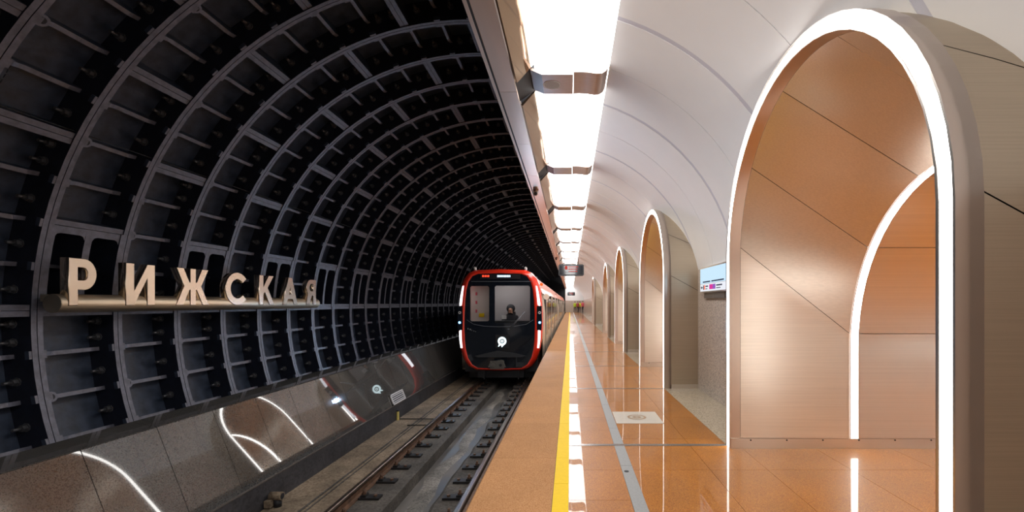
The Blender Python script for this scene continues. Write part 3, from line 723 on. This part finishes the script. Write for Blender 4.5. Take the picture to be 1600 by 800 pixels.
# ================================================================== TRAIN
TX, TY, K = -2.27, 14.4, 1/48.6
tr = empty('metro_train', (TX, TY, RZ)); tag(tr, 'red fronted metro train with black windscreen arriving on the track', 'train')
def tz(y): return H+(474-y)*K-RZ
def half(pts): return [(h*K, tz(y)) for h, y in pts]
def loop(pts):
    p = half(pts); return p+[(-x, z) for x, z in reversed(p) if x > 1e-6]
OUT = [(0, 580.5), (38, 579), (50, 573), (58, 562), (62.5, 547), (65.5, 530), (66.8, 510), (66.6, 490), (65.2, 470), (62.5, 450), (58, 436), (50, 426), (40, 421.5), (0, 420)]
INN = [(0, 576.5), (34, 575), (43, 569.5), (49.5, 559), (53, 545), (54.6, 530), (55.2, 510), (54.9, 490), (53.8, 470), (51.8, 452), (48.6, 440), (42.5, 431.5), (33.5, 427.8), (0, 427)]
lo_, li_ = loop(OUT), loop(INN)
def tl(name, mb, m, parent=None, fix=False): return mb.build(name, m, parent or tr, fix=fix)
mb = MB()
def ring(mb, A, ya, B, yb, mi=0, sm=True):
    n = len(A); mb.grid([[(A[i % n][0], ya, A[i % n][1]), (B[i % n][0], yb, B[i % n][1])] for i in range(n+1)], mi, sm)
md_ = [((a[0]+b[0])/2, (a[1]+b[1])/2) for a, b in zip(lo_, li_)]
ring(mb, lo_, .55, lo_, .22); ring(mb, lo_, .22, [(p[0]*.99, p[1]) for p in lo_], .14); ring(mb, [(p[0]*.99, p[1]) for p in lo_], .14, md_, .045); ring(mb, md_, .045, li_, 0); ring(mb, li_, 0, li_, .06)
tl('front_frame', mb, 'train_red', fix=True)
# black glazed mask with two windows
def rc(x0, x1, y0, y1, r=2.0):
    X = lambda x: (x-778.5)*K
    return [(X(x0), tz(y1-r)), (X(x0+r), tz(y1)), (X(x1-r), tz(y1)), (X(x1), tz(y1-r)), (X(x1), tz(y0+r)), (X(x1-r), tz(y0)), (X(x0+r), tz(y0)), (X(x0), tz(y0+r))]
WL, WR = rc(732.5, 762, 447, 502), rc(771, 826, 446.5, 505)
me = filled([li_, WL, WR], .012); me.materials.append(M['train_black']); me.transform(Matrix(((1, 0, 0, 0), (0, 0, -1, 0), (0, 1, 0, 0), (0, 0, 0, 1))))
mask = inst(me, 'front_mask', tr, (0, .02, 0))
for pl in (WL, WR):
    mb = MB(); mb.face([(p[0], .022, p[1]) for p in pl]); tl('windscreen', mb, 'cab_glass')
def X(x): return (x-778.5)*K
# seams on the mask
mb = MB(); mb.box((X(765.5), .004, tz(577)), (X(766), .009, tz(440))); tl('seam', mb, 'train_grey', mask)
mb = MB(); pts = [(X(x), tz(y)) for x, y in ((727, 500), (738, 507), (755, 510), (778, 511), (802, 510), (820, 507), (831, 500))]
mb.grid([[(p[0], -.016, p[1]), (p[0], -.016, p[1]+.012)] for p in pts]); o = tl('seam', mb, 'train_grey', mask)
mb = MB(); mb.box((X(734), -.016, tz(440)), (X(829), -.012, tz(439.4))); tl('seam', mb, 'train_grey', mask)
# destination display
dd = MB(); dd.box((X(748), -.014, tz(436)), (X(811), -.012, tz(428.7))); dd = tl('destination_display', dd, 'display_black')
mb = MB()
for i in range(3): x = 751.5+i*4; mb.box((X(x), -.02, tz(432.8)), (X(x+2.8), -.014, tz(430.0)))
tl('red_text', mb, 'led_red', dd)
mb = MB(); x = 775
for wd in (2, 1.6, 2.2, 1.5, 2, 1.8, 2.2, 1.4, .8): mb.box((X(x), -.02, tz(433)), (X(x+wd), -.014, tz(430))); x += wd+.6
tl('pale_text', mb, 'led_blue', dd)
# side inlays, led strips, headlights
for s in (-1, 1):
    def pl(pts, y): return [(s*h*K, y, tz(v)) for h, v in pts]
    mb = MB(); mb.face(pl([(58.2, 478), (65.6, 478), (66.2, 500), (65.6, 516), (58.2, 516), (57.6, 500)], .015)); mb.grid([pl([(58.2, 478), (57.6, 500), (58.2, 516)], .015), pl([(58.2, 478), (57.6, 500), (58.2, 516)], .1)]); mb.grid([pl([(65.6, 478), (66.2, 500), (65.6, 516)], .015), pl([(65.6, 478), (66.2, 500), (65.6, 516)], .2)]); inl = tl('lamp_cluster', mb, 'train_black')
    mb = MB(); mb.prism([(s*h*K, tz(v)) for h, v in ((56.2, 446.5), (58.6, 447), (61.6, 462), (63.2, 474), (63.0, 478.5), (59.4, 476.5), (58.0, 462))], 'y', .035, .12); tl('led_strip', mb, 'led_white')
    mb = MB(); mb.prism([(s*h*K, tz(v)) for h, v in ((60.0, 514.5), (63.8, 517.5), (63.2, 531), (61.4, 544), (58.8, 544), (59.8, 530))], 'y', .035, .12); tl('led_strip', mb, 'led_white')
    mb = MB(); mb.cyl((s*62.6*K, .012, tz(504)), (s*62.6*K, -.006, tz(504)), .038, 14); tl('headlight', mb, 'headlight', inl)
    mb = MB(); mb.cyl((s*62.4*K, .012, tz(488.5)), (s*62.4*K, -.004, tz(488.5)), .045, 14, 0); mb.cyl((s*62.4*K, -.004, tz(488.5)), (s*62.4*K, -.006, tz(488.5)), .024, 12, 1); tl('side_lamp', mb, ['grille', 'dark'], inl)
    ld = bpy.data.lights.new('headlight_beam', 'SPOT'); ld.energy = 90; ld.color = (.45, .68, 1); ld.spot_size = math.radians(125); ld.spot_blend = .8; ld.shadow_soft_size = .05
    lo2 = bpy.data.objects.new('headlight_beam', ld); C.objects.link(lo2); lo2.parent = tr; lo2.location = (s*62.6*K, -.03, tz(504)); lo2.rotation_euler = (-PI/2, 0, 0)
    mb = MB(); mb.cyl((s*40*K, .2, tz(422.5)), (s*40*K, .2, tz(418)), .04, 10); mb.cyl((s*40*K, .2, tz(418)), (s*40*K, .12, tz(418)), .035, 10); tl('roof_lamp', mb, 'white_paint')
# glowing round emblem
mb = MB(); mb.box((X(772), -.014, tz(544)), (X(794), -.010, tz(523))); ep = tl('emblem_plate', mb, 'train_dark')
mb = MB(); n = 28; cx, cz = X(782.5), tz(533)
for r0, r1 in ((.075, .138), (.02, .045)):
    mb.grid([[(cx+r*math.cos(2*PI*i/n), -.02, cz+r*math.sin(2*PI*i/n)) for r in (r0, r1)] for i in range(n+1)])
mb.face([(cx+.10, -.02, cz-.08), (cx-.01, -.02, cz-.20), (cx-.03, -.02, cz-.13)]); mb.face([(cx-.03, -.02, cz-.12), (cx-.13, -.02, cz-.185), (cx-.11, -.02, cz-.11)])
tl('emblem', mb, 'logo_glow', ep)
mb = MB()
for i, (wd, h) in enumerate(((1, 5), (2.2, 4.5), (1, 2.5), (1.2, 2), (1, 2))): mb.box((X(728.5+i*3), -.014, tz(515+i*.9)), (X(728.5+i*3+wd), -.0115, tz(515+i*.9-h*.5)))
tl('lettering', mb, 'strip_grey', mask)
# wiper
mb = MB(); mb.cyl((X(793), -.03, tz(514)), (X(818), -.03, tz(487)), .012, 6); mb.cyl((X(796), -.035, tz(514)), (X(812), -.035, tz(494)), .008, 6); mb.cyl((X(793), 0, tz(514)), (X(793), -.04, tz(514)), .03, 8); tl('wiper', mb, 'train_grey')
# lower apron, coupler
mb = MB(); mb.prism([(X(740), tz(556)), (X(760), tz(551)), (X(775), tz(548)), (X(800), tz(551)), (X(820), tz(556)), (X(812), tz(558)), (X(745), tz(558))], 'y', -.05, -.01); tl('apron_fold', mb, 'apron')
mb = MB(); mb.cyl((X(777), 0, tz(567)), (X(777), -.35, tz(567)), .09, 12); mb.box((X(767), -.40, tz(574)), (X(788), -.30, tz(562))); mb.cyl((X(772), -.40, tz(568)), (X(772), -.47, tz(568)), .05, 12); mb.cyl((X(783), -.40, tz(568)), (X(783), -.42, tz(568)), .045, 12, 1); mb.prism([(X(764), tz(571)), (X(768), tz(562)), (X(787), tz(560)), (X(791), tz(571)), (X(788), tz(571)), (X(785), tz(563)), (X(770), tz(564)), (X(768), tz(571))], 'y', -.42, -.38)
tl('coupler', mb, ['coupler', 'dark'])
mb = MB(); mb.box((X(804), -.02, tz(573)), (X(805.5), .0, tz(558))); mb.box((X(805.5), -.016, tz(573)), (X(816), -.012, tz(566))); tl('step_plate', mb, 'apron')
mb = MB(); mb.box((X(742), .25, .12), (X(815), .45, tz(579))); mb.box((X(752), .15, .08), (X(754), .3, .5)); mb.box((X(806), .15, .08), (X(808), .3, .5)); tl('buffer_beam', mb, 'train_dark')
# driver's cab
mb = MB(); mb.box((-1.1, 1.55, .8), (1.1, 1.6, 3.5)); cbw = tl('cab_wall', mb, 'cab_grey')
mb = MB(); mb.box((X(728), .5, tz(504)), (X(763.5), .53, tz(444))); pn = tl('cab_cupboard', mb, 'cab_panel')
mb = MB()
for yy in (456, 470, 484): mb.box((X(736), .47, tz(yy+5)), (X(738.5), .5, tz(yy)))
tl('handle', mb, 'coat_pink', pn)
mb = MB(); mb.box((X(742), .42, tz(496)), (X(750), .5, tz(490))); tl('gauge', mb, 'yellow', pn)
mb = MB(); mb.box((X(764), .28, 1.0), (X(830), .75, tz(502))); mb.box((X(780), .25, tz(499)), (X(787), .3, tz(493)), 1); tl('dashboard', mb, ['train_dark', 'grille'])
mb = MB(); mb.box((-1.1, .3, 3.38), (1.1, 1.6, 3.4)); tl('cab_roof', mb, 'cab_grey')
mb = MB(); mb.box((-.6, .75, 3.34), (.7, .95, 3.37)); tl('cab_lamp', mb, 'cab_light')
mb = MB(); mb.box((X(783), 1.2, 1.2), (X(796), 1.32, tz(488))); mb.box((X(782), .85, 1.1), (X(797), 1.3, 1.25)); tl('driver_seat', mb, 'train_dark')
mb = MB(); mb.box((-1.2, .4, .3), (1.2, 1.6, .8)); tl('cab_floor', mb, 'train_dark')
# car bodies
SEC = [(-1.33, .35), (-1.35, 1.0), (-1.34, 2.2), (-1.26, 2.95), (-1.05, 3.4), (-.7, 3.6), (.7, 3.6), (1.05, 3.4), (1.26, 2.95), (1.34, 2.2), (1.35, 1.0), (1.33, .35)]
doormb = MB(); doormb.box((1.335, 0, .42), (1.375, .66, 2.86)); DM = doormb.mesh('door', ['train_body'])
dwin = MB(); dwin.prism([(.1, 1.35), (.56, 1.35), (.56, 2.6), (.1, 2.6)], 'x', 1.374, 1.38); DW = dwin.mesh('pane', ['train_black'])
wmb = MB(); wmb.box((1.325, 0, 1.45), (1.362, 1.9, 2.75)); WM = wmb.mesh('window', ['train_black'])
jmb = MB(); jmb.box((1.30, -.09, .4), (1.359, 0, 2.9)); JM = jmb.mesh('door_jamb', ['train_dark'])
y = .55
for car in range(3):
    L = 19.2; cb = MB(); cb.prism(SEC, 'y', y, y+L, 0, 0); 
    if car == 0:
        cb = MB(); n = len(SEC); cb.grid([[(SEC[i % n][0], a, SEC[i % n][1]) for a in (y, y+L)] for i in range(n+1)]); cb.face([(p[0], y+L, p[1]) for p in SEC])
    b = tl('car_body', cb, 'train_body')
    mb = MB(); mb.prism([(1.352, 2.88), (1.30, 3.0), (1.10, 3.42), (1.06, 3.38), (1.26, 2.95)], 'y', y, y+L); tl('roof_band', mb, 'train_orange', b)
    mb = MB(); mb.prism([(-1.08, 3.42), (-.72, 3.64), (.72, 3.64), (1.08, 3.42), (1.0, 3.4), (-1.0, 3.4)], 'y', y, y+L); tl('roof', mb, 'train_grey', b)
    mb = MB(); mb.box((1.2, y, .3), (1.356, y+L, .42)); tl('skirt', mb, 'train_red', b)
    mb = MB(); mb.box((-1.2, y+.5, -.0), (1.2, y+L-.5, .34)); tl('underframe', mb, 'train_dark', b)
    d0 = y+1.9
    for k in range(4):
        yy = d0+k*4.6
        for q in (0, .67):
            dl = inst(DM, 'door', b, (0, yy+q, 0)); 
            dl2 = inst(DW, 'door_pane', b, (0, yy+q, 0))
        inst(JM, 'door_jamb', b, (0, yy-.01, 0)); inst(JM, 'door_jamb', b, (0, yy+1.43, 0))
        if k < 3: inst(WM, 'window', b, (0, yy+2.1, 0))
    y += L
    mb = MB(); mb.box((-1.15, y, .5), (1.2, y+.5, 3.3)); tl('gangway', mb, 'train_dark'); y += .5
mb = MB(); mb.cyl((1.37, .75, tz(464)), (1.50, .75, tz(464)), .04, 8); mb.cyl((1.46, .67, tz(463)), (1.46, .85, tz(463)), .10, 14); tl('side_camera', mb, 'cam_white')
mb = MB(); mb.cyl((1.3, .62, tz(443)), (1.3, .72, tz(443)), .05, 12); tl('marker_lamp', mb, 'lamp_orange')

# ================================================================== PEOPLE
def skin_body(name, verts, edges, radii, sub=1):
    me = bpy.data.meshes.new(name); me.from_pydata(verts, edges, []); o = bpy.data.objects.new(name, me); C.objects.link(o)
    m = o.modifiers.new('k', 'SKIN'); sv = me.skin_vertices[0].data if me.skin_vertices else None
    if sv is None:
        bm = bmesh.new(); bm.from_mesh(me); bm.verts.layers.skin.verify(); bm.to_mesh(me); bm.free(); sv = me.skin_vertices[0].data
    for i, r in enumerate(radii): sv[i].radius = r if isinstance(r, tuple) else (r, r); sv[i].use_root = (i == 0)
    s = o.modifiers.new('s', 'SUBSURF'); s.levels = sub; s.render_levels = sub
    bpy.context.view_layer.update()
    m2 = bpy.data.meshes.new_from_object(o.evaluated_get(bpy.context.evaluated_depsgraph_get())); bpy.data.objects.remove(o); m2.name = name
    for p in m2.polygons: p.use_smooth = True
    return m2
def ball(mb, c, rx, ry, rz, a0=-90, mi=0, n=12):
    rows = []
    for i in range(9):
        t_ = math.radians(a0+(90-a0)*i/8); rows.append([(c[0]+rx*math.cos(t_)*math.cos(2*PI*j/n), c[1]+ry*math.cos(t_)*math.sin(2*PI*j/n), c[2]+rz*math.sin(t_)) for j in range(n+1)])
    mb.grid(rows, mi, True)
def stander(loc, rot, top, label, stride=.12, hgt=1.72):
    k = hgt/1.72
    V = [(0, 0, .95), (0, 0, 1.12), (0, 0, 1.33), (0, 0, 1.46), (0, 0, 1.53), (0, .01, 1.60), (0, .01, 1.68),
         (.10, 0, .90), (.11, -stride*.6, .50), (.11, -stride, .09), (.11, -stride-.13, .04),
         (-.10, 0, .90), (-.11, stride*.2, .50), (-.11, stride, .09), (-.11, stride-.13, .04),
         (.19, 0, 1.40), (.25, .05, 1.14), (.24, -.08, .90), (.235, -.12, .80),
         (-.19, 0, 1.40), (-.25, -.02, 1.14), (-.23, -.16, .93), (-.22, -.2, .84)]
    E_ = [(0, 1), (1, 2), (2, 3), (3, 4), (4, 5), (5, 6), (0, 7), (7, 8), (8, 9), (9, 10), (0, 11), (11, 12), (12, 13), (13, 14), (2, 15), (15, 16), (16, 17), (17, 18), (2, 19), (19, 20), (20, 21), (21, 22)]
    Rr = [.15, .14, .16, .07, .06, .095, .075, .09, .062, .045, .035, .09, .062, .045, .035, .065, .048, .038, .03, .065, .048, .038, .03]
    me = skin_body('person', [tuple(c*k for c in v) for v in V], E_, [r*k for r in Rr])
    for q in ('skin', top, 'trousers', 'shoe'): me.materials.append(M[q])
    for p in me.polygons:
        z = p.center.z/k; ax = abs(p.center.x)/k
        p.material_index = 0 if z > 1.49 else 3 if z < .09 else 0 if (ax > .2 and z < .88) else 1 if z > .92 or ax > .2 else 2
    o = inst(me, 'person', None, loc, (0, 0, rot)); tag(o, label, 'person', 'people at the far end of the platform')
    mb = MB(); ball(mb, (0, .025*k, 1.66*k), .105*k, .11*k, .09*k, -20); h = mb.build('hair', 'hair', o)
pd = 71.0
stander((.75, pd, 0), .3, 'vest_lime', 'person in a lime vest and dark trousers, leftmost at the end wall')
stander((1.18, pd-.6, 0), 2.8, 'coat_red', 'person in a dark red coat between the two bright vests')
stander((1.5, pd-.3, 0), 0, 'vest_yellow', 'person in a bright yellow vest at the far end wall')
stander((1.95, pd-1, 0), -.5, 'coat_pink', 'person in a pink jacket walking at the far end wall', .3, 1.8)
stander((2.5, pd-1.5, 0), .2, 'vest_orange', 'person in an orange top, rightmost at the end wall')

# the driver
dx, dy = X(789.5), .88
def driver():
    V = [(0, .1, 1.28), (0, .12, 1.5), (0, .10, 1.74), (0, .09, 1.86), (0, .07, 1.93), (0, .06, 2.02), (0, .06, 2.10),
         (.20, .08, 1.76), (.27, -.02, 1.52), (.16, -.28, 1.44), (.13, -.36, 1.45), (-.20, .08, 1.76), (-.28, -.02, 1.52), (-.18, -.28, 1.46), (-.15, -.36, 1.47),
         (.1, 0, 1.27), (.13, -.32, 1.27), (.13, -.36, .86), (-.1, 0, 1.27), (-.13, -.32, 1.27), (-.13, -.36, .86)]
    E_ = [(0, 1), (1, 2), (2, 3), (3, 4), (4, 5), (5, 6), (2, 7), (7, 8), (8, 9), (9, 10), (2, 11), (11, 12), (12, 13), (13, 14), (0, 15), (15, 16), (16, 17), (0, 18), (18, 19), (19, 20)]
    Rr = [.17, .17, .18, .08, .065, .10, .08, .09, .065, .05, .038, .09, .065, .05, .038, .095, .075, .05, .095, .075, .05]
    dz = tz(484)-2.03
    me = skin_body('person', [(v[0], v[1], v[2]) for v in V], E_, Rr, 2)
    for q in ('skin', 'jacket', 'trousers'): me.materials.append(M[q])
    for p in me.polygons:
        z = p.center.z; p.material_index = 0 if (z > 1.90 and p.center.y < .12) or p.center.y < -.32 and z > 1.38 else 1 if z > 1.36 else 2
    o = inst(me, 'person', None, (TX+dx, TY+dy, RZ+dz)); tag(o, 'driver in a dark hooded jacket seated behind the train windscreen', 'person')
    mb = MB(); ball(mb, (0, .12, 2.06), .15, .13, .15, -50); mb.build('hood', 'jacket', o)
    mb = MB(); mb.cyl((0, -.035, 2.03), (0, -.062, 2.0), .012, 8, 0, .018); mb.build('nose', 'skin', o)
    for s in (-1, 1):
        mb = MB(); ball(mb, (s*.035, -.032, 2.045), .013, .01, .009); mb.build('eye', 'hair', o)
    mb = MB(); mb.box((-.025, -.04, 1.972), (.025, -.028, 1.98)); mb.build('mouth', 'coat_red', o)
driver()
